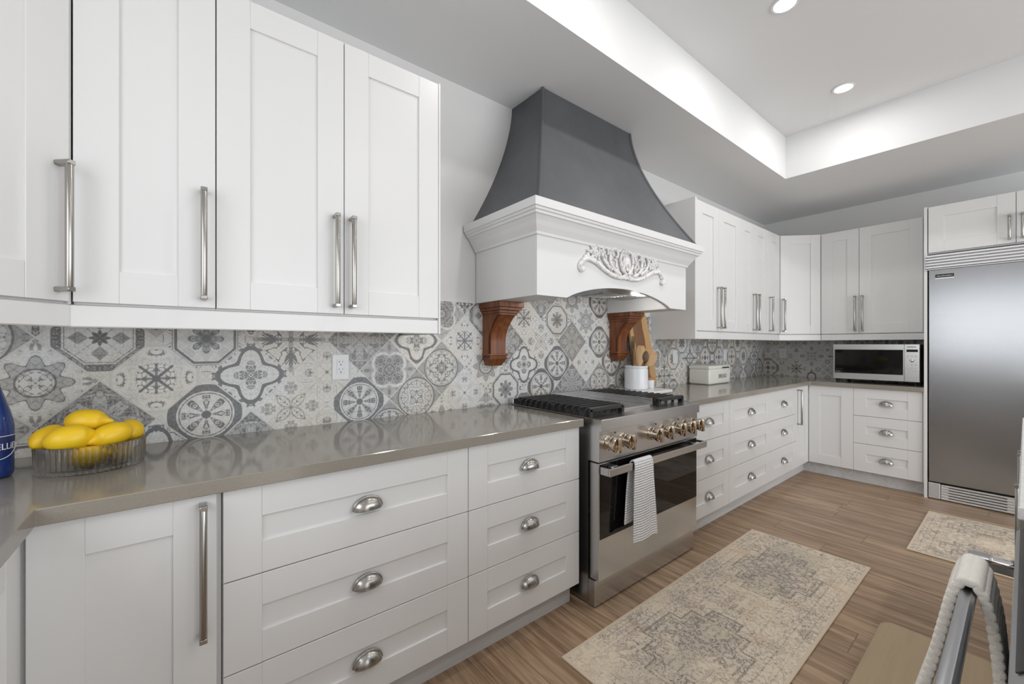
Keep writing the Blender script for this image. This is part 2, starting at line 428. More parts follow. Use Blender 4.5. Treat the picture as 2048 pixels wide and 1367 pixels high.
def tag(o, label, cat, group=None):
    o['label'] = label; o['category'] = cat
    if group: o['group'] = group
    return o
def thing(name, label, cat, loc=(0, 0, 0), rotz=0., group=None):
    o = bpy.data.objects.new(name, None); o.empty_display_size = .05; COL.objects.link(o)
    o.location = loc; o.rotation_euler.z = rotz
    return tag(o, label, cat, group)
def struct(b, name, mat):
    o = b.obj(name, mat); o['kind'] = 'structure'; return o
def kids(o): return [c for c in bpy.data.objects if c.parent == o]
def dup(o, parent=None):
    c = o.copy(); COL.objects.link(c)
    if parent: c.parent = parent
    for ch in kids(o): dup(ch, c)
    return c
def text_mesh(name, body, size, mat, parent, f, extrude=.0004, align='CENTER', width=1.):
    """lettering as a thin mesh; f maps (u, v, w) to a point"""
    cu = bpy.data.curves.new(name, 'FONT'); cu.body = body; cu.size = size; cu.extrude = extrude
    cu.align_x = align; cu.align_y = 'CENTER'; cu.resolution_u = 3
    t = bpy.data.objects.new(name, cu); COL.objects.link(t)
    dg = bpy.context.evaluated_depsgraph_get(); me = bpy.data.meshes.new_from_object(t.evaluated_get(dg))
    bpy.data.objects.remove(t); bpy.data.curves.remove(cu)
    me.name = name
    for v in me.vertices: v.co = f(v.co.x*width, v.co.y, v.co.z)
    me.materials.clear(); me.materials.append(M[mat])
    o = bpy.data.objects.new(name, me); COL.objects.link(o); o.parent = parent
    return o

# ---------------------------------------------------------------- room shell
T = .12
struct(B().box(-1.1, -4.1, -.1, XF+.1, YW+.1, 0), 'floor', 'floor')
struct(B().box(XC-T, YW, 0, XF+T, YW+T, ZC), 'wall_left', 'wall')
struct(B().box(XF, -4.1, 0, XF+T, YW, ZC), 'wall_far', 'wall')
b = B(); WY0, WY1, WZ0, WZ1 = -.75, 1.28, 1.0, 2.28     # window over the sink
b.box(XC-T, -4.1, 0, XC, WY0, ZC).box(XC-T, WY1, 0, XC, YW, ZC).box(XC-T, WY0, 0, XC, WY1, WZ0).box(XC-T, WY0, WZ1, XC, WY1, ZC)
struct(b, 'wall_near', 'wall')
b = B()
for (y0, z0, y1, z1) in ((WY0, WZ0, WY1, WZ0+.05), (WY0, WZ1-.05, WY1, WZ1), (WY0, WZ0, WY0+.05, WZ1), (WY1-.05, WZ0, WY1, WZ1), (.13, WZ0, .17, WZ1)):
    b.box(XC-.09, y0, z0, XC-.04, y1, z1)
struct(b, 'window_1', 'plastic')
b = B(); b.box(-1.1, -4.1, 0, -.4, -4, ZC).box(5.0, -4.1, 0, XF, -4, ZC).box(-.4, -4.1, 2.4, 5.0, -4, ZC)
struct(b, 'wall_right', 'wall')
# ceiling with a raised tray
TX0, TX1, TY0, TY1 = .2, 4.094, -2.0, 1.3104
b = B()
def quad(b, *p):
    b.bm.faces.new([b.bm.verts.new(q) for q in p])
b.box(XC-T, TY1, ZC, XF+T, YW+T, ZT+.1).box(XC-T, -4.1, ZC, XF+T, TY0, ZT+.1)
b.box(XC-T, TY0, ZC, TX0, TY1, ZT+.1).box(TX1, TY0, ZC, XF+T, TY1, ZT+.1).box(TX0, TY0, ZT, TX1, TY1, ZT+.1)
struct(b, 'ceiling', 'ceiling')
# tiled splashbacks (thin slabs fixed on the walls)
b = B(); b.box(XC, YW-.006, .914, .866, YW, 1.345).box(.866, YW-.006, .914, 3.062, YW, 1.507).box(3.062, YW-.006, .914, XF-.001, YW, 1.345)
b.box(1.487, YW-.006, 1.507, 2.479, YW, 1.614)
o = struct(b, 'trim_1', 'tile')
o = struct(B().box(-1.43, 0, .914, .0, .006, 1.345), 'trim_2', 'tile'); o.location = (XF-.006, YW-1.4365, 0); o.rotation_euler.z = -pi/2
o.location = (XF-.006, YW-1.4365+ .0, 0)
# ---------------------------------------------------------------- cabinet building blocks (front plane y=0, x to the right, z up)
def shaker(w, h, name, parent, loc, fr=.09):
    b = B()
    fw = min(fr, w*.3); fh = min(fr, h*.36)
    b.box(0, 0, 0, fw, .02, h, .0012).box(w-fw, 0, 0, w, .02, h, .0012)
    b.box(fw, .0007, 0, w-fw, .02, fh, .0012).box(fw, .0007, h-fh, w-fw, .02, h, .0012)
    b.box(fw-.002, .0085, fh-.002, w-fw+.002, .019, h-fh+.002)
    return b.obj(name, 'cabinet', parent, loc)
_bar = {}
def bar_pull(parent, x, z0, z1):
    L = z1-z0
    key = round(L, 3)
    if key not in _bar:
        b = B(); b.lathe([(.0075, .010), (.0085, .012), (.0085, L-.012), (.0075, L-.010)], 14, (0, -.036, 0))
        for zz in (0, L-.012): b.box(-.0085, -.0445, zz, .0085, 0, zz+.012, .0015)
        o = b.obj('bar_handle', 'nickel', None, smooth=40); _bar[key] = o.data
    else:
        o = bpy.data.objects.new('bar_handle', _bar[key]); COL.objects.link(o)
    o.parent = parent; o.location = (x, 0, z0); return o
_cup = []
def cup_pull(parent, x, z):
    if not _cup:
        b = B(); A_, D_, H_ = .047, .026, .038
        def f(s, k=1.):
            return lambda u, v: (A_*k*cos(pi*u)*sin(pi/2*v), -.002-D_*k*cos(pi/2*v), H_*k*sin(pi*u)*sin(pi/2*v))
        b.grid(25, 9, f(1)); b.grid(25, 9, f(1, .9))
        pts = [(A_*1.0*cos(pi*i/24), -.002, H_*1.0*sin(pi*i/24)) for i in range(25)]
        b.tube(pts, .0035, 8)
        b.tube([(A_*cos(pi*i/24)*.98, -.003-D_*.97*sin(pi*i/24), 0) for i in range(25)], .0015, 6)
        o = b.obj('cup_handle', 'nickel', None, smooth=60); _cup.append(o.data)
    else:
        o = bpy.data.objects.new('cup_handle', _cup[0]); COL.objects.link(o)
    o.parent = parent; o.location = (x, 0, z); return o
G = .0016
def door(parent, x0, x1, z0, z1, hx=None, hz=None):
    d = shaker(x1-x0-2*G, z1-z0-2*G, 'door', parent, (x0+G, 0, z0+G))
    if hx is not None: bar_pull(d, hx-x0-G, hz[0]-z0-G, hz[1]-z0-G)
    return d
def drawers(parent, x0, x1, zs=(.114, .368, .622, .876)):
    for i in range(len(zs)-1):
        d = shaker(x1-x0-2*G, zs[i+1]-zs[i]-2*G, 'drawer', parent, (x0+G, 0, zs[i]+G))
        cup_pull(d, (x1-x0)/2-G, (zs[i+1]-zs[i])/2-.016-G)
HU = (1.4065, 1.7455)
def body(parent, x0, x1, dep, z0, z1):
    return B().box(x0+.0005, .0215, z0, x1-.0005, dep, z1).obj('carcass', 'cabinet', parent)

DU = YW-YUF-.002; DB = YW-YBF-.002
# --- uppers left of the hood
c = thing('wall_cabinet', 'tall white single-door wall cabinet above the lemons, right of the angled left corner cabinet', 'cabinet', (-.238, YUF, 0), 0, 'white wall cabinets')
body(c, 0, .312, DU, ZU0-.004, ZU1); door(c, 0, .312, ZU0, ZU1, .281, HU)
c = thing('wall_cabinet', 'tall white double-door wall cabinet directly left of the grey hood', 'cabinet', (.0739, YUF, 0), 0, 'white wall cabinets')
body(c, 0, .783, DU, ZU0-.004, ZU1); door(c, 0, .3886, ZU0, ZU1, .356, HU); door(c, .3886, .783, ZU0, ZU1, .414, HU)
B().box(.7835, .0, ZRAIL, .792, DU, ZU1+.004, .001).obj('side_panel', 'cabinet', c)
# corner, angled
def corner_upper(loc, rz, w, label, hx, mirror):
    c = thing('corner_wall_cabinet', label, 'cabinet', loc, rz, 'angled corner wall cabinets')
    s = DU/sqrt(2)
    pts = [(.0, .0215), (w, .0215), (w+s-.004, s+.01), (w/2, w/2+2*s-.01), (-s+.004, s+.01)]
    B().poly(pts, 'z', ZU0-.004, ZU1).obj('carcass', 'cabinet', c)
    door(c, 0.004, w-.004, ZU0, ZU1, hx, HU)
    for xx in (.0, w): B().box(xx-.0032, .007, ZU0-.005, xx+.0032, .0211, ZU1).obj('filler_strip', 'cabinet', c)
    return c
corner_upper((-.515, 1.309, 0), pi/4, .3917, 'angled white corner wall cabinet at the left edge of the photo, above the blue bottle', .36, False)
corner_upper((4.798, YUF, 0), -pi/4, .3917, 'angled white corner wall cabinet in the far corner of the room', .034, True)
b = B(); b.box(-.25, YUF+.004, ZRAIL, .857, YUF+.024, ZU0-.006, .003)
t = bmesh.new(); bmesh.ops.create_cube(t, size=1)
for v in t.verts: v.co = Vector((v.co.x*.40+.192, v.co.y*.02+.014, (ZRAIL+ZU0-.006)/2 + v.co.z*(ZU0-.006-ZRAIL)))
bmesh.ops.bevel(t, geom=t.edges[:], offset=.003, segments=1, affect='EDGES')
b.add(t, Matrix.Translation((-.515, 1.309, 0)) @ Matrix.Rotation(pi/4, 4, 'Z'))
tag(b.obj('light_rail', 'cabinet'), 'white light rail under the wall cabinets left of the hood', 'trim', 'white light rails under the wall cabinets')
# --- uppers right of the hood
c = thing('wall_cabinet', 'white double-door wall cabinet directly right of the hood', 'cabinet', (3.06, YUF, 0), 0, 'white wall cabinets')
body(c, .024, .808, DU, ZU0-.004, ZU1); door(c, .027, .394, ZU0, ZU1, .365, HU); door(c, .394, .808, ZU0, ZU1, .428, HU)
B().box(0, -.002, ZRAIL, .0235, DU, ZU1+.012, .001).obj('side_panel', 'cabinet', c)
c = thing('wall_cabinet', 'white double-door wall cabinet above the bread box, second right of the hood', 'cabinet', (3.868, YUF, 0), 0, 'white wall cabinets')
body(c, 0, .618, DU, ZU0-.004, ZU1); door(c, 0, .295, ZU0, ZU1, .264, HU); door(c, .295, .618, ZU0, ZU1, .326, HU)
c = thing('wall_cabinet', 'narrow white single-door wall cabinet on the range wall beside the far corner', 'cabinet', (4.486, YUF, 0), 0, 'white wall cabinets')
body(c, 0, .311, DU, ZU0-.004, ZU1); door(c, 0, .311, ZU0, ZU1, .031, HU)
c = thing('wall_cabinet', 'narrow white wall cabinet on the far wall, left one above the microwave', 'cabinet', (XUF, 1.309, 0), -pi/2, 'white wall cabinets')
body(c, 0, .303, DU, ZU0-.004, ZU1); door(c, 0, .303, ZU0, ZU1, .275, HU)
c = thing('wall_cabinet', 'wider white wall cabinet on the far wall, beside the tall fridge panel', 'cabinet', (XUF, 1.006, 0), -pi/2, 'white wall cabinets')
body(c, 0, .472, DU, ZU0-.004, ZU1); door(c, 0, .440, ZU0, ZU1, .028, HU)
B().box(.4415, .001, ZU0, .472, .021, ZU1, .001).obj('filler_strip', 'cabinet', c)
b = B(); b.box(3.086, YUF+.004, ZRAIL, 4.80, YUF+.024, ZU0-.006, .003); b.box(XUF+.004, .536, ZRAIL, XUF+.024, 1.31, ZU0-.006, .003)
t = bmesh.new(); bmesh.ops.create_cube(t, size=1)
for v in t.verts: v.co = Vector((v.co.x*.40+.196, v.co.y*.02+.014, (ZRAIL+ZU0-.006)/2 + v.co.z*(ZU0-.006-ZRAIL)))
bmesh.ops.bevel(t, geom=t.edges[:], offset=.003, segments=1, affect='EDGES')
b.add(t, Matrix.Translation((4.798, YUF, 0)) @ Matrix.Rotation(-pi/4, 4, 'Z'))
tag(b.obj('light_rail', 'cabinet'), 'white light rail under the wall cabinets right of the hood, running round the far corner', 'trim', 'white light rails under the wall cabinets')
# --- base cabinets
ZB0, ZB1 = .1135, .8755
def base(x0, x1, label, grp='white drawer cabinets'):
    c = thing('base_cabinet', label, 'cabinet', (x0, YBF, 0), 0, grp)
    body(c, 0, x1-x0, DB, ZB0, ZB1); drawers(c, 0, x1-x0); return c
base(.0775, .8587, 'wide white three-drawer base cabinet at lower left, beside the door with a long bar handle')
base(.8587, 1.4927, 'white three-drawer base cabinet touching the left side of the range')
base(2.497, 3.103, 'white three-drawer base cabinet touching the right side of the range')
base(3.103, 3.873, 'wide white three-drawer base cabinet, second right of the range')
base(3.873, 4.4996, 'white three-drawer base cabinet on the range wall nearest the far corner')
c = thing('corner_base_cabinet', 'white corner base cabinet at the lower left with one long bar handle', 'cabinet', (-.278, YBF, 0), 0, 'white corner base cabinets')
B().poly([(.0215-.02, .0215), (.354, .0215), (.354, DB), (-.62, DB), (-.62, -.36), (-.0215, -.36), (-.0215, .0215)], 'z', ZB0, ZB1).obj('carcass', 'cabinet', c)
door(c, .004, .344, .114, .876, .313, (.504, .855))
d = shaker(.352, .7588, 'door', c, (0, -.356, .1156)); d.rotation_euler.z = pi/2
c = thing('corner_base_cabinet', 'white corner base cabinet in the far corner with a bar handle and two narrow doors', 'cabinet', (4.4996, YBF, 0), 0, 'white corner base cabinets')
B().poly([(0.001, .0215), (.366, .0215), (.366, -.348), (.964, -.348), (.964, DB), (0.001, DB)], 'z', ZB0, ZB1).obj('carcass', 'cabinet', c)
door(c, 0, .341, .114, .876, .029, (.518, .850))
d = shaker(.346, .7588, 'door', c, (.3448, -.003, .1156)); d.rotation_euler.z = -pi/2
c = thing('base_cabinet', 'white three-drawer base cabinet on the far wall below the microwave', 'cabinet', (XBF, 1.001, 0), -pi/2, 'white drawer cabinets')
body(c, 0, .458, DB, ZB0, ZB1); drawers(c, 0, .458)
B().box(.4585, .001, ZB0, .4665, .021, ZB1, .001).obj('filler_strip', 'cabinet', c)
# toe kicks
tag(B().box(-.218, YBF+.062, 0, 1.491, YBF+.078, .113).obj('toe_kick', 'toekick'), 'whitewashed toe kick board under the cabinets left of the range', 'trim', 'whitewashed toe kick boards')
tag(B().poly([(2.498, YBF+.062), (XBF+.062, YBF+.062), (XBF+.062, .536), (XBF+.078, .536), (XBF+.078, YBF+.078), (2.498, YBF+.078)], 'z', 0, .113).obj('toe_kick', 'toekick'),
    'whitewashed toe kick board under the cabinets right of the range, turning the far corner', 'trim', 'whitewashed toe kick boards')
# counters
tag(B().poly([(XC+.001, YW-.0065), (1.5023, YW-.0065), (1.5023, YCF), (-.2537, YCF), (-.2537, .4), (XC+.001, .4)], 'z', .876, .914, .002).obj('countertop', 'counter'),
    'grey quartz countertop left of the range, carrying the lemons', 'countertop', 'grey quartz countertops')
tag(B().poly([(2.492, YW-.0065), (XF-.0065, YW-.0065), (XF-.0065, .5345), (XCB, .5345), (XCB, YCF), (2.492, YCF)], 'z', .876, .914, .002).obj('countertop', 'counter'),
    'grey quartz countertop right of the range, L-shaped and carrying bread box and microwave', 'countertop', 'grey quartz countertops')
# ---------------------------------------------------------------- fridge, its panel and the cabinet above
tag(B().box(4.824, .5135, 0, XF-.001, .5335, 2.416, .001).obj('fridge_panel', 'cabinet'), 'tall white end panel between microwave counter and steel fridge', 'panel')
c = thing('wall_cabinet', 'low wide white cabinet above the steel fridge', 'cabinet', (4.824, .511, 0), -pi/2, 'white wall cabinets')
body(c, 0, .93, XF-4.824-.002, 2.022, 2.414); door(c, .002, .463, 2.031, 2.412, .432, (2.058, 2.243)); door(c, .463, .928, 2.031, 2.412, .494, (2.058, 2.243))
f = thing('refrigerator', 'large stainless steel built-in fridge at the right end of the far wall', 'fridge', (4.824, .509, 0), -pi/2)
B().box(.012, .045, .02, .925, XF-4.824-.01, 2.012).obj('case', 'darkgap', f)
d = B().box(.004, -.002, .145, .921, .042, 1.888, .003, 2).obj('fridge_door', 'steel_y', f)
b = B(); b.tube([(.865, -.05, .75), (.865, -.05, 1.6)], .014, 12); b.tube([(.865, -.05, .78), (.865, 0, .78)], .009, 8); b.tube([(.865, -.05, 1.57), (.865, 0, 1.57)], .009, 8)
b.obj('door_handle', 'steel', d, smooth=40)
bd = B().box(.042, -.0045, 1.813, .147, -.002, 1.848).obj('badge', 'black', d)
B().box(.042, -.0052, 1.811, .148, -.0045, 1.8195).obj('badge_strip', 'labelwhite', d)
b = B()   # unreadable pale lettering on the badge
xx = .050
random.seed(3)
while xx < .136:
    l = random.choice((.004, .006, .008)); b.box(xx, -.0052, 1.829, xx+l, -.0045, 1.835 + random.choice((0, .003))); xx += l+.003
b.obj('badge_lettering', 'nickel', d)
b = B(); b.box(-.012, -.012, 1.888, .925, -.001, 1.894, .001)
for i in range(5):
    z = 1.897 + i*.0232; b.poly([(-.006, z), (-.018, z+.006), (-.018, z+.016), (-.002, z+.021), (-.0008, z+.021), (-.0008, z)], 'x', -.014, .925)
b.box(-.003, -.0008, 1.89, .925, .044, 2.012).obj('top_grille', 'grille', f)
b = B(); b.box(.002, 0, .008, .070, .04, .135, .002).obj('corner_foot', 'grille', f)
b = B()
for i in range(6):
    z = .008 + i*.0213; b.box(.074, .004, z, .921, .02, z+.0140, .002)
b.box(.074, .006, .008, .115, .02, .127).box(.42, .0065, .008, .921, .02, .127)
b.obj('bottom_grille', 'grille', f)
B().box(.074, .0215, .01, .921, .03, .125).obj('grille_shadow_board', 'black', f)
# ---------------------------------------------------------------- range hood
HX0, HX1, HYF, HZ0 = 1.302, 2.664, 1.4457, 1.508
h = thing('range_hood', 'large white mantel range hood with flared dark grey metal top', 'hood')
b = B(); xc = (HX0+HX1)/2
arch = [(1.506 + (2.47-1.506)*i/24, HZ0 + .084*(1-((i-12)/12)**2)**.85) for i in range(25)]
b.poly([(HX0, HZ0)] + arch + [(HX1, HZ0), (HX1, 1.83), (HX0, 1.83)], 'y', HYF, HYF+.025)
b.box(HX0, HYF+.0255, HZ0, 1.486, YW-.007, 1.83).box(2.480, HYF+.0255, HZ0, HX1, YW-.007, 1.83)
b.obj('mantel_box', 'hood_white', h)
prof = [(.0, 1.795), (.010, 1.795), (.012, 1.808), (.018, 1.816), (.030, 1.832), (.042, 1.852), (.055, 1.868), (.060, 1.872), (.066, 1.872), (.066, 1.884), (.074, 1.887), (.076, 1.897), (.084, 1.899), (.084, 1.938), (.0, 1.938)]
b = B(); t = bmesh.new(); rows = []
for (o_, z) in prof:
    rows.append([t.verts.new(p) for p in ((HX0-o_, YW-.007, z), (HX0-o_, HYF-o_, z), (HX1+o_, HYF-o_, z), (HX1+o_, YW-.007, z))])
for i in range(len(rows)-1):
    for q in range(3): t.faces.new((rows[i][q], rows[i][q+1], rows[i+1][q+1], rows[i+1][q]))
bmesh.ops.recalc_face_normals(t, faces=t.faces); b.add(t)
b.box(HX0, HYF, 1.925, HX1, YW-.007, 1.9375)
b.obj('cornice', 'hood_white', h)
FL = .309
def fl(z): return FL*((ZC-z)/(ZC-1.938))**1.6
b = B(); t = bmesh.new(); rows = []
NZ = 28
for i in range(NZ+1):
    z = 1.938 + (ZC-.001-1.938)*i/NZ; o_ = fl(z)
    rows.append([t.verts.new(p) for p in ((1.570-o_, YW-.001, z), (1.570-o_, 1.695-o_, z), (2.381+o_, 1.695-o_, z), (2.381+o_, YW-.001, z))])
for i in range(NZ):
    for q in range(3): t.faces.new((rows[i][q], rows[i][q+1], rows[i+1][q+1], rows[i+1][q]))
b.add(t); b.obj('metal_chimney', 'hoodmetal', h, smooth=35)
for sx in (0, 1):
    pts = []
    for i in range(NZ+1):
        z = 1.938 + (ZC-.004-1.938)*i/NZ; o_ = fl(z); pts.append(((1.570-o_) if sx == 0 else (2.381+o_), 1.695-o_, z))
    B().tube(pts, .010, 8).obj('corner_trim', 'hoodmetal', h, smooth=50)
# underside: liner plate, baffle filters, lamps
b = B(); b.box(1.4865, HYF+.0255, 1.615, 2.4795, YW-.007, 1.622); b.obj('liner', 'hood_white', h)
b = B(); b.box(1.490, 1.474, 1.592, 2.476, 1.822, 1.6145, .002); b.obj('insert', 'filter', h)
for i in range(2):
    b = B(); x0 = 1.72 + i*.262
    b.box(x0, 1.60, 1.5885, x0+.255, 1.805, 1.5915)
    for q in range(7): b.box(x0+.012, 1.612+q*.027, 1.584, x0+.243, 1.624+q*.027, 1.588)
    b.obj('baffle_filter', 'filter', h)
for x0 in (1.645, 2.315):
    l = B().lathe([(.0, 1.5885), (.030, 1.5885), (.032, 1.5915)], 24, (x0, 1.560, 0), close=False).obj('hood_lamp', 'lamp', h)
    ld = bpy.data.lights.new('hood_lamp_light', 'POINT'); ld.energy = HOOD_POWER*3; ld.shadow_soft_size = .025; ld.color = (1, .97, .92)
    lo = bpy.data.objects.new('hood_lamp_light', ld); COL.objects.link(lo); lo.parent = l; lo.location = (x0, 1.60, 1.560)
# carved ornament
b = B(); XO, YO = 1.985, HYF
def P(s, z, d=.010): return (XO + s, YO-d, z)
def smooth_curve(pts, n=8):
    out = []; m = len(pts)
    for i in range(m-1):
        p0, p1, p2, p3 = [Vector(pts[max(0, min(m-1, q))]) for q in (i-1, i, i+1, i+2)]
        for k_ in range(n):
            t_ = k_/n
            out.append(.5*((2*p1) + (p2-p0)*t_ + (2*p0-5*p1+4*p2-p3)*t_*t_ + (3*p1-p0-3*p2+p3)*t_**3))
    out.append(Vector(pts[-1])); return out
def stroke(pts, r0, r1, d=.008):
    c_ = smooth_curve([P(s, z, d) for s, z in pts]); m = len(c_)
    b.tube(c_, [r0 + (r1-r0)*i/(m-1) for i in range(m)], 8)
for sg in (-1, 1):
    S = lambda pts: [(sg*s, z) for s, z in pts]
    stroke(S([(0, 1.655), (.06, 1.650), (.13, 1.658), (.20, 1.682), (.27, 1.712), (.33, 1.722), (.375, 1.705), (.392, 1.675), (.378, 1.658), (.362, 1.672)]), .010, .012)
    stroke(S([(.05, 1.662), (.14, 1.672), (.22, 1.702), (.29, 1.733), (.335, 1.735)]), .007, .005)
    # C scrolls rising from the rail
    stroke(S([(.06, 1.668), (.115, 1.69), (.148, 1.735), (.145, 1.785), (.112, 1.806), (.082, 1.790), (.086, 1.762), (.104, 1.764)]), .010, .006, .012)
    stroke(S([(.135, 1.685), (.182, 1.715), (.215, 1.752), (.21, 1.790), (.183, 1.802), (.163, 1.784), (.172, 1.765)]), .009, .005, .012)
    stroke(S([(.10, 1.672), (.085, 1.70), (.088, 1.735), (.11, 1.75)]), .007, .004)
    stroke(S([(.155, 1.69), (.162, 1.72), (.185, 1.735)]), .006, .004)
    stroke(S([(.245, 1.728), (.236, 1.765), (.246, 1.80), (.262, 1.812)]), .007, .003)
    for (s, z, r_) in ((.380, 1.668, .017), (.368, 1.70, .014), (.345, 1.728, .015), (.325, 1.745, .012)): b.ball(P(sg*s, z, .006), r_, 2, (1, .6, 1.1))
    # rose
    for q in range(3):
        for i in range(6):
            a_ = 2*pi*i/6 + q*.5; rr = .026 - q*.009
            b.ball(P(sg*.278 + rr*cos(a_), 1.765 + rr*sin(a_), .008 + q*.005), .0125 - q*.0025, 2, (1, .55, 1))
    b.ball(P(sg*.278, 1.765, .024), .007, 1)
    for i in range(4): b.ball(P(sg*(.315 + .012*i), 1.765 - .013*i, .006), .012, 1, (1.2, .5, .7))
    for i in range(3): b.ball(P(sg*(.30 - .03*i), 1.726 - .011*i, .008), .011, 1, (1.1, .6, .7))
    # cartouche leaves
    stroke(S([(.008, 1.672), (.040, 1.70), (.058, 1.745), (.050, 1.79), (.022, 1.812)]), .011, .006, .014)
    stroke(S([(.02, 1.690), (.030, 1.735), (.024, 1.775)]), .008, .005, .012)
    for i in range(4): stroke(S([(.004 + .004*i, 1.672), (.010 + .014*i, 1.655), (.014 + .018*i, 1.641 + .004*i)]), .006, .004, .014)
    for i in range(3): stroke(S([(.006 + .01*i, 1.80), (.010 + .014*i, 1.822 - .003*i), (.016 + .019*i, 1.838 - .009*i)]), .007, .004, .012)
for sg in (-1, 1):
    # small leaves filling the scrolls and beads along the rail
    for (s, z, a_, l_) in ((.118, 1.725, 60, .022), (.095, 1.715, 110, .018), (.185, 1.752, 70, .020), (.200, 1.735, 30, .015), (.130, 1.776, 20, .014), (.225, 1.775, 80, .018), (.075, 1.785, 120, .016), (.245, 1.745, 40, .014), (.300, 1.790, 60, .014), (.262, 1.800, 100, .014), (.150, 1.700, 35, .018), (.325, 1.765, 10, .014)):
        t_ = R(a_); b.tube([P(sg*(s - l_*cos(t_)), z - l_*sin(t_), .006), P(sg*s, z, .012), P(sg*(s + l_*cos(t_)), z + l_*sin(t_), .006)], [.002, .0075, .002], 8)
    for i in range(16):
        t_ = i/15; s = .03 + .29*t_; b.ball(P(sg*s, 1.664 + .055*max(0, (s-.08)/.24)**1.2, .014), .0048, 1)
b.ball(P(0, 1.745, .010), .030, 3, (.8, .5, 1.3)); b.ball(P(0, 1.835, .010), .012, 2, (.8, .7, 1.3)); b.ball(P(0, 1.700, .016), .011, 2)
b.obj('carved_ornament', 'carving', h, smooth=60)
# ---------------------------------------------------------------- corbels under the hood
def corbel(x0, label):
    c = thing('corbel', label, 'corbel', (x0, YW-.0065, 0), 0, 'wooden corbels under the hood')
    W = .172; D = .205
    b = B(); b.box(0, -D, 1.478, W, 0, 1.5075, .002).box(.008, -D+.010, 1.462, W-.008, 0, 1.478, .002)
    b.box(.018, -D+.024, 1.447, W-.018, 0, 1.462, .002).box(.024, -D+.032, 1.436, W-.024, 0, 1.447, .002)
    b.obj('cap', 'corbel', c)
    def cv(i, d0, d1): t_ = i/18; return (-(d0 + d1*max(0., 1-t_/.72)**2.1), 1.436 - .215*t_)
    b = B(); b.poly([(0, 1.436)] + [cv(i, .074, .090) for i in range(19)] + [(0, 1.221)], 'x', .034, W-.034)
    b.poly([(0, 1.436)] + [cv(i, .058, .088) for i in range(19)] + [(0, 1.221)], 'x', .027, W-.027)
    b.obj('scroll_body', 'corbel', c, smooth=25)
    b = B(); b.box(.022, -.086, 1.207, W-.022, 0, 1.221, .004, 2).box(.027, -.080, 1.196, W-.027, 0, 1.207, .003)
    b.box(.022, -.084, 1.188, W-.022, 0, 1.196, .003)
    t = bmesh.new(); bmesh.ops.create_cube(t, size=1)
    for v in t.verts:
        k_ = .5+v.co.z; ins = .030 + .018*(1-k_); v.co = Vector((ins if v.co.x < 0 else W-ins, 0 if v.co.y > 0 else -(.055 + .022*k_), 1.150 + .038*k_))
    b.add(t); b.obj('drop_foot', 'corbel', c)
corbel(1.320, 'reddish wooden corbel under the left end of the hood')
corbel(2.481, 'reddish wooden corbel under the right end of the hood, next to the cutting board')
# ---------------------------------------------------------------- gas range
RX0, RX1 = 1.535, 2.463
g = thing('gas_range', 'stainless steel gas range with seven knobs, black grates and black oven window', 'range')
b = B(); b.box(RX0+.002, 1.334, .012, RX1-.002, YW-.012, .905); b.obj('body', 'steel', g)
b = B(); b.poly([(1.249, .912), (1.251, .914), (1.345, .914), (1.345, .709), (1.263, .709), (1.263, .858), (1.249, .858)], 'x', RX0, RX1, .0012); b.obj('control_panel', 'steel', g)
b = B(); b.box(RX0, 1.346, .905, RX1, YW-.012, .915, .001); b.box(RX0, 1.915, .915, RX1, YW-.012, .948, .002); b.obj('cooktop', 'steel', g)
d = B().box(RX0+.002, 1.268, .14, RX1, 1.322, .702, .002).obj('oven_door', 'steel', g)
B().box(RX0+.010, 1.2665, .338, RX1-.002, 1.270, .697).obj('oven_window', 'glassblack', d)
b = B(); b.box(RX0+.010, 1.206, .652, RX1+.008, 1.218, .688, .002)
b.box(RX0+.010, 1.218, .652, RX0+.022, 1.266, .688, .0015).box(RX1-.004, 1.218, .652, RX1+.008, 1.266, .688, .0015); b.obj('oven_handle', 'steel', d)
for x0 in (RX0+.06, RX1-.09): B().box(x0, 1.2185, .668, x0+.05, 1.266, .684, .005, 2).obj('handle_bracket', 'chrome', d)
b = B(); b.box(RX0, 1.290, .010, RX1+.004, 1.332, .135, .002); b.obj('kick_panel', 'steel', g)
for x0, n_ in ((1.55, 0), (2.155, 1)):
    b = B(); X1 = x0+.265
    b.box(x0, 1.330, .938, X1, 1.346, .958, .002).box(x0, 1.878, .938, X1, 1.894, .958, .002).box(x0, 1.604, .934, X1, 1.616, .950, .002)
    for i in range(12):
        y = 1.346 + i*.0455
        b.poly([(x0-.004, .940), (x0+.004, .957), (X1-.004, .957), (X1+.006, .944), (X1+.006, .936), (x0-.004, .934)], 'y', y+.004, y+.017)
        b.poly([(x0-.006, .915), (x0-.006, .946), (x0+.012, .952), (x0+.012, .934), (x0+.002, .915)], 'y', y+.003, y+.018)
        b.poly([(X1+.008, .915), (X1+.008, .940), (X1-.010, .948), (X1-.010, .934), (X1, .915)], 'y', y+.003, y+.018)
    b.box(x0-.004, 1.330, .9155, x0+.016, 1.346, .95).box(X1-.014, 1.330, .9155, X1+.006, 1.346, .95)
    b.obj('grate', 'iron', g)
    for yy in (1.47, 1.75):
        B().lathe([(.052, .9155), (.052, .922), (.035, .925), (.035, .931), (.0, .933)], 24, (x0+.132, yy, 0)).obj('burner', 'iron', g, smooth=40)
b = B(); b.box(1.832, 1.36, .9155, 2.136, 1.905, .920)
for (x0, y0, x1, y1) in ((1.832, 1.36, 1.840, 1.905), (2.128, 1.36, 2.136, 1.905), (1.840, 1.897, 2.128, 1.905)): b.box(x0, y0, .920, x1, y1, .958, .001)
b.poly([(1.36, .918), (1.36, .926), (1.44, .945), (1.44, .918)], 'x', 2.10, 2.128); b.box(1.84, 1.36, .920, 2.10, 1.372, .926)
b.obj('griddle', 'steel', g)
kp = None
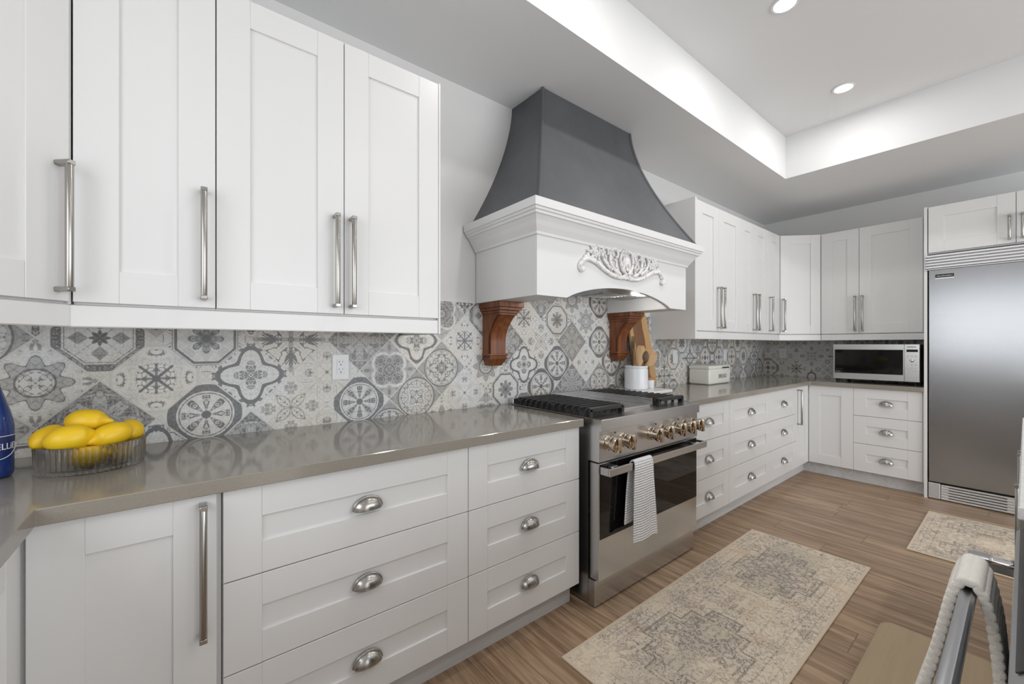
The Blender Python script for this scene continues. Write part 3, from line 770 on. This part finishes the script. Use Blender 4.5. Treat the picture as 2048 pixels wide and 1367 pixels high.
for xk in (1.598, 1.712, 1.957, 2.066, 2.195, 2.300, 2.398):
    if kp is None:
        b = B(); b.lathe([(.033, 0), (.033, -.006), (.0285, -.008), (.0285, -.024), (.0265, -.0255), (.0265, -.028), (.0285, -.0295), (.0285, -.043), (.025, -.045)], 32, axis='y')
        kp = b.obj('knob', 'knob', g, smooth=35)
        b = B(); b.box(-.008, -.070, -.033, .008, -.046, .033, .0025, 2)
        b.lathe([(.033, -.045), (.033, -.055), (.030, -.058), (.026, -.050), (.026, -.045)], 32, axis='y', close=False)
        b.obj('knob_grip', 'knob', kp, smooth=35)
    else: kq = dup(kp, g); kq.location = (xk, 1.263, .795); continue
    kp.location = (xk, 1.263, .795)
for o_ in [kp] + kids(kp): o_.data.transform(Matrix.Scale(1.10, 4))
for xk in (1.655, 2.01, 2.245): B().lathe([(.004, 0), (.004, -.002), (.0, -.0025)], 10, (xk, 1.263, .838), 'y').obj('indicator_lamp', 'black', g)
# ---------------------------------------------------------------- towel on the range handle
def drape(name, mat, x0, x1, path, label, cat, group, thick, flare, folds, nb=90, nx=26, ridge=0., rn=60, shift=0.):
    pts = smooth_curve([(0, p[0], p[1]) for p in path], 10); m = len(pts)
    L = [0]
    for i in range(1, m): L.append(L[-1] + (pts[i]-pts[i-1]).length)
    b = B(); xm = (x0+x1)/2
    import bisect
    def at(s):
        s *= L[-1]; i = min(max(bisect.bisect_right(L, s)-1, 0), m-2); f_ = (s-L[i])/max(L[i+1]-L[i], 1e-9)
        return pts[i].lerp(pts[i+1], f_)
    top = max(range(m), key=lambda i: pts[i].z); st = L[top]/L[-1]
    def fn(u, v):
        p = at(v); q = at(min(v+.01, 1.)) - at(max(v-.01, 0.)); n_ = Vector((0, q.z, -q.y)).normalized()
        d_ = abs(v-st)/max(st, 1-st)
        wd = (x1-x0)/2*(1 + flare*(d_-.4)); x = xm + (u*2-1)*wd + (shift*d_ if v > st else 0)
        off = folds*d_*sin(u*9.+1.)*.6 + folds*d_*sin(u*17.+v*3)*.25
        if ridge: off += ridge*(.5 + .5*sin(v*rn*2*pi))*(.7+.3*sin(u*70.))
        return Vector((x, p.y, p.z)) + n_*off
    b.grid(nx, nb, fn)
    o = b.obj(name, mat, smooth=80)
    s_ = o.modifiers.new('thickness', 'SOLIDIFY'); s_.thickness = thick; s_.offset = 0
    sb = o.modifiers.new('soft', 'SUBSURF'); sb.levels = 1; sb.render_levels = 1
    return tag(o, label, cat, group)
drape('dish_towel', 'towel', 1.718, 1.888, [(1.188, .30), (1.192, .45), (1.197, .60), (1.198, .672), (1.206, .697), (1.222, .694), (1.232, .66), (1.238, .55), (1.238, .38)],
      'white waffle dish towel hanging on the range oven handle', 'towel', None, .008, .26, .007, shift=-.022)
# ---------------------------------------------------------------- things on the left counter
ZT_ = .914
b = B()   # oval ribbed glass bowl
BX, BY, BRX, BRY, BH = -.212, 1.692, .112, .098, .076
NR = 54; NA = NR*6
def rib(a_): return 1. + .040*abs(cos(a_*NR/2))
def bowl(a_, k_, z, rb=1.):
    q = (rib(a_) if rb else 1.)*k_
    return Vector((BX + BRX*q*cos(a_), BY + BRY*q*sin(a_), z))
lev = [(0.0, .0, 0), (.80, .0, 0), (.92, .0, 1), (.965, .004, 1), (.98, .012, 1), (1.0, BH-.004, 1), (.985, BH, 1), (.955, BH, 0), (.935, BH-.006, 0), (.90, .016, 0), (.85, .010, 0), (0., .009, 0)]
t = bmesh.new(); rings = []
for (k_, z, rb) in lev:
    if k_ == 0: rings.append([t.verts.new((BX, BY, ZT_+.0005+z))]); continue
    rings.append([t.verts.new(bowl(2*pi*i/NA, k_, ZT_+.0005+z, rb)) for i in range(NA)])
for q in range(len(rings)-1):
    A1, A2 = rings[q], rings[q+1]
    for i in range(NA):
        j = (i+1) % NA
        if len(A1) == 1: t.faces.new((A1[0], A2[i], A2[j]))
        elif len(A2) == 1: t.faces.new((A1[i], A1[j], A2[0]))
        else: t.faces.new((A1[i], A1[j], A2[j], A2[i]))
b.add(t); tag(b.obj('glass_bowl', 'glass', smooth=50), 'oval ribbed clear glass bowl holding the lemons', 'bowl')
def lemon_mesh():
    b = B(); pr = []
    for i in range(29):
        t_ = i/28; x_ = -1 + 2*t_
        r_ = max(0., 1-abs(x_)**2.3)**.55*.70
        if x_ > .62: r_ = max(r_ - .16*min(1, (x_-.62)/.2), .22*max(0, 1-((x_-.62)/.38)**3)**.5)
        xx_ = x_*1.0 + (.22*max(0, (x_-.70)/.30) if x_ > .70 else 0) - (.04*max(0, (-x_-.85)/.15) if x_ < -.85 else 0)
        pr.append((max(r_, .004)*.046, xx_*.046))
    b.lathe(pr, 28, axis='x'); return b
lem0 = None
LEM = [((-.298, 1.700, 1.010), (10, -18, 55), 1.0, 'lemon at the back left of the glass bowl, half hidden by the big front one'),
       ((-.250, 1.645, 1.011), (0, -6, 8), 1.12, 'largest lemon, lying at the front left on top of the glass bowl'),
       ((-.224, 1.705, 1.047), (0, 6, -12), 1.06, 'topmost lemon of the pile in the glass bowl'),
       ((-.168, 1.655, 1.008), (0, 14, 205), 1.04, 'front right lemon on the glass bowl with its tip pointing down left'),
       ((-.134, 1.722, 1.006), (0, -10, 100), 1.0, 'rightmost lemon in the glass bowl, behind the front right one'),
       ((-.212, 1.640, .956), (0, 0, 5), .92, 'lemon seen through the ribbed glass at the front of the bowl'),
       ((-.235, 1.748, .955), (0, 0, 20), .95, 'lemon low at the back of the glass bowl behind the others'),
       ((-.160, 1.705, .948), (0, 0, 70), .9, 'lemon low inside the glass bowl under the right-hand lemons')]
for (p, e, s_, lab) in LEM:
    if lem0 is None: lem0 = lemon_mesh().obj('lemon', 'lemon', smooth=60); o = lem0
    else: o = lem0.copy(); COL.objects.link(o)
    o.location = p; o.rotation_euler = [R(v) for v in e]; o.scale = (s_, s_, s_); tag(o, lab, 'lemon', 'lemons in the glass bowl')
# blue bottle
bt = thing('water_bottle', 'blue glass water bottle with navy label at the left edge of the counter', 'bottle', (-.408, 1.716, ZT_+.0005))
BR = .0425
B().lathe([(.030, 0), (.038, .002), (.0415, .008), (BR, .02), (BR, .135), (.041, .150), (.036, .175), (.028, .205), (.019, .240), (.0145, .262), (.0140, .300), (.0155, .302), (.0155, .312), (.014, .314)], 48).obj('bottle_glass', 'bottle', bt, smooth=50)
B().lathe([(.0155, .300), (.0165, .301), (.0165, .322), (.014, .324)], 28).obj('bottle_cap', 'labelblue', bt, smooth=40)
def cyl(u, v, w_=0., rr=BR+.0006): a_ = u/rr; return Vector(((rr+w_)*sin(a_+LA), -(rr+w_)*cos(a_+LA), v))
LA = R(28)
b = B(); zl = lambda u: .052 + .034*min(1, abs(u)/.055)**2
b.grid(40, 3, lambda u, v: cyl((u-.5)*.13, zl((u-.5)*.13) + v*(.112 - zl((u-.5)*.13)))); b.obj('paper_label', 'labelblue', bt, smooth=60)
b = B(); b.tube([cyl((i/30-.5)*.128, .112, .0004) for i in range(31)], .0009, 6); b.tube([cyl((i/30-.5)*.128, zl((i/30-.5)*.128), .0004) for i in range(31)], .0009, 6)
b.obj('label_border', 'labelwhite', bt)
text_mesh('label_lettering', 'MONTELLiER', .0235, 'labelwhite', bt, lambda u, v, w_: cyl(u-.004, .084 + v, w_+.0004), .0002, width=.86)
# ---------------------------------------------------------------- outlets and switches
def plate(loc, rz, label, kind, group):
    o = thing('wall_outlet' if kind == 'outlet' else 'light_switch', label, 'outlet' if kind == 'outlet' else 'switch', loc, rz, group)
    B().box(-.037, -.006, -.058, .037, 0, .058, .002, 2).obj('cover_plate', 'plastic', o)
    if kind == 'outlet':
        B().box(-.017, -.0085, -.034, .017, -.006, .034, .001).obj('socket_block', 'plastic', o)
        for zz in (-.017, .017):
            b = B(); b.box(-.0085, -.0090, zz+.003, -.0065, -.0084, zz+.011).box(.0065, -.0090, zz+.004, .0085, -.0084, zz+.011)
            b.lathe([(.003, -.0090), (.003, -.0084)], 12, (0, 0, zz-.006), 'y'); b.obj('socket_slots', 'black', o)
    else: B().box(-.016, -.0105, -.033, .016, -.006, .033, .002).obj('rocker', 'plastic', o)
    return o
plate((.556, YW-.0065, 1.168), 0, 'white double wall outlet on the tiles left of the hood', 'outlet', 'white wall outlets')
plate((3.43, YW-.0065, 1.165), 0, 'white rocker switch on the tiles between cutting board and bread box', 'switch', 'white rocker switches')
plate((4.41, YW-.0065, 1.165), 0, 'white rocker switch on the tiles above the right end of the bread box', 'switch', 'white rocker switches')
plate((XF-.0065, 1.772, 1.175), -pi/2, 'white wall outlet on the far wall left of the microwave', 'outlet', 'white wall outlets')
# ---------------------------------------------------------------- things on the right counter
tag(B().box(2.505, 1.64, ZT_+.006, 2.835, 1.955, ZT_+.026, .004, 2).box(2.53, 1.66, ZT_+.0003, 2.81, 1.94, ZT_+.006).obj('marble_board', 'marble'), 'white marble board under the utensil crock beside the range', 'board')
ZM = ZT_+.0265
CX, CY, CR = 2.645, 1.825, .085
o = thing('utensil_crock', 'white ceramic crock holding wooden utensils beside the range', 'crock', (CX, CY, ZM))
B().lathe([(.0, .0), (CR-.008, 0), (CR, .008), (CR, .142), (CR-.004, .154), (CR-.002, .162), (CR, .164), (CR, .172), (CR-.004, .175), (CR-.008, .172), (CR-.009, .02), (0., .012)], 48, close=False).obj('pot', 'ceramic', o, smooth=40)
o = thing('salt_cellar', 'small white jar with wooden lid right of the utensil crock', 'jar', (2.780, 1.80, ZM))
B().lathe([(.0, 0), (.030, 0), (.033, .004), (.037, .062), (.035, .064), (.0, .064)], 32, close=False).obj('jar_pot', 'ceramic', o, smooth=40)
B().lathe([(.0, .0645), (.038, .0645), (.0385, .068), (.0385, .076), (.036, .079), (.0, .079)], 32, close=False).obj('jar_lid', 'lid', o, smooth=40)
# cutting board leaning on the wall
b = B(); out = [(0, 0), (.255, 0), (.262, .02), (.268, .2), (.258, .40), (.245, .55), (.235, .60), (.22, .612), (.03, .612), (.014, .60), (.0, .45), (-.006, .2)]
b.poly(out, 'y', 0, .020, .003)
o = tag(b.obj('cutting_board', 'board'), 'tall wooden cutting board with dark and light stripes leaning behind the utensils', 'cutting board')
o.location = (2.69, 1.862, ZM+.001); o.rotation_euler = (R(-6.5), 0, 0)
o.location = (2.735, 1.868, ZT_+.0275); o.rotation_euler = (R(-7), R(-4), 0)
# utensils
def utensil(name, label, cat, base_, tip, build, mat, tw=0.):
    b = B(); base_, tip = Vector(base_), Vector(tip); d = (tip-base_); L = d.length
    build(b, L)
    o = b.obj(name, mat, smooth=50); o.location = base_
    zz = d.normalized(); vw = Matrix.Rotation(tw, 3, 'Z') @ Vector((.82, .57, 0)); yy = (vw - zz*vw.dot(zz)).normalized(); xx = yy.cross(zz)
    o.rotation_mode = 'QUATERNION'; o.rotation_quaternion = Matrix((xx, yy, zz)).transposed().to_quaternion()
    return tag(o, label, cat, 'wooden utensils in the crock')
def spoon(wd, ln):
    def f(b, L):
        b.tube([(0, 0, 0), (0, 0, L-ln*.8)], [.0065, .0075], 10, .7)
        b.grid(20, 12, lambda u, v: (wd/2*cos(2*pi*u)*sin(pi*v), -.012*(1-((v-.5)*2)**2)+.004*sin(2*pi*u)*sin(pi*v), L-ln/2-ln/2*cos(pi*v)), True)
        b.grid(20, 12, lambda u, v: (wd/2*.96*cos(2*pi*u)*sin(pi*v), .003*sin(2*pi*u)*sin(pi*v)-.006*(1-((v-.5)*2)**2), L-ln/2-ln/2*.97*cos(pi*v)), True)
        b.ball((0, -.004, L-ln/2), 1., 3, (wd/2, .007, ln/2))
    return f
def spatula(b, L):
    pts = [(-.009, 0), (.009, 0), (.010, L-.16), (.028, L-.11), (.034, L-.03), (.022, L), (-.022, L), (-.034, L-.03), (-.028, L-.11), (-.010, L-.16)]
    b.poly(pts, 'y', -.004, .004, .001)
    b.lathe([(.006, -.0046), (.006, .0046)], 12, (0, 0, L-.05), 'y')
def fork(b, L):
    b.tube([(0, 0, 0), (0, 0, L-.12)], [.006, .008], 8, .7)
    for s_ in (-1, 0, 1): b.tube([(0, 0, L-.13), (s_*.012, 0, L-.09), (s_*.013, 0, L)], [.007, .005, .003], 8)
cz = ZM+.016
utensil('serving_fork', 'dark wooden fork with thin upright prongs in the crock, leftmost utensil', 'utensil', (CX-.01, CY+.03, cz), (CX-.040, CY-.002, ZM+.395), fork, 'darkspoon', .8)
utensil('slotted_spatula', 'pale wooden spatula with a small hole standing in the crock', 'utensil', (CX-.03, CY-.03, cz), (CX+.010, CY-.035, ZM+.325), spatula, 'spoon', .2)
utensil('wooden_spoon', 'narrow dark wooden spoon in the crock in front of the pale spatula', 'utensil', (CX+.02, CY-.04, cz), (CX+.035, CY-.060, ZM+.285), spoon(.044, .095), 'darkspoon', .3)
utensil('wooden_spoon', 'broad pale wooden spoon leaning right over the crock rim', 'utensil', (CX-.045, CY-.02, cz), (CX+.130, CY-.06, ZM+.290), spoon(.105, .140), 'spoon', .15)
utensil('wooden_spoon', 'pale wooden spoon behind the broad spoon, leaning farthest right in the crock', 'utensil', (CX-.04, CY+.02, cz), (CX+.138, CY+.005, ZM+.300), spoon(.075, .12), 'spoon', .3)
# bread box
bb = thing('bread_box', 'cream metal bread box with black lettering on the counter right of the range', 'bread box', (3.633, 1.75, ZT_+.0005))
W_, D_, H_ = .415, .194, .172
B().box(0, 0, 0, W_, D_, H_-.034, .018, 4).obj('box', 'enamel', bb, smooth=40)
B().box(-.003, -.003, H_-.040, W_+.003, D_+.003, H_, .018, 4).obj('lid', 'enamel', bb, smooth=40)
B().box(W_/2+.02, -.0075, H_-.030, W_/2+.16, -.0028, H_-.018, .001).obj('lid_slot', 'nickel', bb)
text_mesh('lettering', 'BREAD', .052, 'ink', bb, lambda u, v, w_: Vector((W_*.60+u, -.0006-w_, .070+v)), .0005, width=1.0)
# microwave
mw = thing('microwave', 'stainless steel microwave with black window on the far counter', 'microwave', (4.95, 1.178, ZT_+.0005), -pi/2)
MW, MD, MZ0, MZ1 = .606, .46, .032, .363
B().box(.004, .012, MZ0, MW-.004, MD, MZ1-.003, .004).obj('case', 'black', mw)
d = B().box(0, 0, MZ0, .508, .02, MZ1, .003).obj('microwave_door', 'steel', mw)
B().box(.014, -.0015, MZ0+.058, .500, .0, MZ1-.050).obj('window', 'glassblack', d)
B().box(.018, -.0022, MZ0+.068, .060, -.0014, MZ0+.074).obj('door_badge', 'nickel', d)
p = B().box(.509, 0, MZ0, MW, .02, MZ1, .003).obj('control_strip', 'steel', mw)
B().box(.522, -.001, MZ1-.068, .594, .0, MZ1-.047).obj('display', 'glassblack', p)
B().box(.526, -.001, MZ1-.026, .582, .0, MZ1-.021).obj('maker_badge', 'ink', p)
for rr in range(4):
    for q in range(3):
        z = (MZ1-.105, MZ1-.180, MZ1-.180, MZ1-.206)[rr]
        if rr == 2: continue
        B().lathe([(.0065, 0), (.0065, -.002), (.004, -.003)], 12, (.531 + q*.025, 0, z), 'y').obj('button', 'plastic', p, smooth=40)
B().lathe([(.016, 0), (.016, -.006), (.013, -.008)], 20, (.556, 0, MZ1-.142), 'y').obj('dial', 'chrome', p, smooth=40)
B().box(.532, -.002, MZ1-.238, .585, 0, MZ1-.230, .0008).obj('start_button', 'plastic', p)
b = B(); b.box(.518, -.0025, MZ0+.016, .588, 0, MZ0+.040, .001); b.obj('open_button', 'steel', p)
for (xx, yy) in ((.03, .03), (MW-.03, .03), (.03, MD-.03), (MW-.03, MD-.03)): B().lathe([(.012, 0), (.015, MZ0)], 14, (xx, yy, 0)).obj('foot', 'black', mw)
# ---------------------------------------------------------------- rugs and mat
def rug(name, mat, cx, cy, hx, hy, label, thick=.008):
    b = B(); b.box(-hx, -hy, 0.0005, hx, hy, thick, .002); o = b.obj(name, mat); o.location = (cx, cy, 0); return tag(o, label, 'rug', 'distressed patterned rugs')
rug('runner_rug', 'rug', 2.115, .862, .925, .312, 'long faded beige patterned rug in front of the gas range')
rug('runner_rug', 'rug2', 3.966, .155, .466, .31, 'small faded beige and rust patterned rug in front of the fridge')
b = B(); pts = []
mx0, mx1, my0, my1, rc = 1.72, 2.495, .06, .412, .05
for (cx_, cy_, a0) in ((mx1-rc, my1-rc, 0), (mx0+rc, my1-rc, 90), (mx0+rc, my0+rc, 180), (mx1-rc, my0+rc, 270)):
    for i in range(7): a_ = R(a0 + 15*i); pts.append((cx_ + rc*cos(a_), cy_ + rc*sin(a_)))
b.poly(pts, 'z', .0005, .016, .003); tag(b.obj('kitchen_mat', 'mat'), 'plain beige cushioned kitchen mat in front of the island', 'mat')
# ---------------------------------------------------------------- island with its range
IX0, IX1 = 1.425, 3.17
c = thing('island_cabinet', 'white kitchen island cabinet at the right edge under the white marble top', 'cabinet', (IX1, -.022, 0), pi)
B().box(0, .0215, .11, IX1-IX0, .86, .884).obj('carcass', 'cabinet', c)
B().box(.01, .08, 0, IX1-IX0-.01, .80, .11).obj('plinth', 'toekick', c)
for (x0, x1, hx) in ((0, .58, .55), (.58, 1.16, .61), (1.16, IX1-IX0, 1.19)): door(c, x0, x1, .114, .880, hx, (.50, .845))
tag(B().box(IX0+.002, -.92, .885, IX1+.03, .012, .915, .003).obj('island_countertop', 'marble'), 'white marble countertop of the island at the right edge of the photo', 'countertop')
r_ = thing('electric_range', 'steel range built into the island, at the lower right, with dark glass controls', 'range', (1.42, .0, 0), pi)
LW = .762
B().box(.002, .03, .02, LW, .64, .90).obj('body', 'greysteel', r_)
B().box(.002, .05, .9005, LW, .64, .915).obj('cooktop', 'panelglass', r_)
B().poly([(-.014, .835), (-.014, .862), (.050, .925), (.0495, .9005), (.029, .835)], 'x', 0, LW, .001).obj('control_fascia', 'greysteel', r_)
b = B(); b.poly([(-.0075, .8695), (-.0085, .8705), (.048, .9255), (.0485, .9242)], 'x', .012, LW-.13); cp = b.obj('control_glass', 'panelglass', r_)
d = B().box(.004, .0, .20, LW-.002, .028, .828, .003).obj('oven_door', 'greysteel', r_)
B().box(.06, -.0015, .30, LW-.06, .0, .70).obj('oven_window', 'glassblack', d)
b = B(); b.poly([(-.081, .770), (-.081, .794), (-.078, .799), (-.065, .799), (-.060, .794), (-.060, .774), (-.065, .766), (-.076, .766)], 'x', .02, LW-.02, .001); b.obj('oven_handle', 'greysteel', d, smooth=30)
for x0 in (.012, LW-.042):
    b = B(); b.box(x0, -.083, .772, x0+.030, -.002, .8005, .004, 2); b.obj('handle_bracket', 'greysteel', d)
    b = B(); b.box(x0+.006, -.052, .790, x0+.036, -.006, .803, .006, 3); b.obj('handle_cutout', 'chrome', d, smooth=50)
drape('hand_towel', 'towel2', 1.165, 1.315, [(.165, .40), (.145, .50), (.118, .62), (.098, .73), (.089, .780), (.080, .808), (.070, .814), (.058, .808), (.047, .775), (.036, .70), (.030, .58), (.028, .45)],
      'cream chunky-ribbed towel over the island range handle at the lower right', 'towel', None, .016, .0, .003, nb=260, nx=32, ridge=.0045, rn=48)
# ---------------------------------------------------------------- recessed ceiling lights
p0 = None
for i, (px_, py_, lab) in enumerate(((2.491, .80, 'lit round recessed ceiling light cut by the top edge of the photo'), (3.627, .803, 'lit round recessed ceiling light near the far corner of the ceiling tray'),
                      (1.355, .80, 'lit recessed ceiling light added out of view above the island end'), (2.491, -1.0, 'lit recessed ceiling light added out of view behind the island, middle'),  # from here on unseen lights, added for their light at the visible pair's spacing
                      (3.627, -1.0, 'lit recessed ceiling light added out of view behind the island, far end'), (1.355, -1.0, 'lit recessed ceiling light added out of view behind the island, near end'))):
    p = thing('recessed_light', lab, 'ceiling light', (px_, py_, ZT), 0, 'recessed ceiling lights')
    B().lathe([(.050, -.0005), (.063, -.0005), (.065, -.004), (.060, -.007), (.052, -.006), (.050, -.0005)], 36, close=False).obj('trim_ring', 'plastic', p, smooth=40)
    e = B().lathe([(.0, -.003), (.050, -.003), (.050, -.001)], 32, close=False).obj('lens', 'lamp', p)
    ld = bpy.data.lights.new('recessed_lamp', 'AREA'); ld.energy = POT_POWER; ld.shape = 'DISK'; ld.size = .10; ld.color = (1, .98, .95)
    lo = bpy.data.objects.new('recessed_lamp', ld); COL.objects.link(lo); lo.parent = p; lo.location = (0, 0, -.0085)
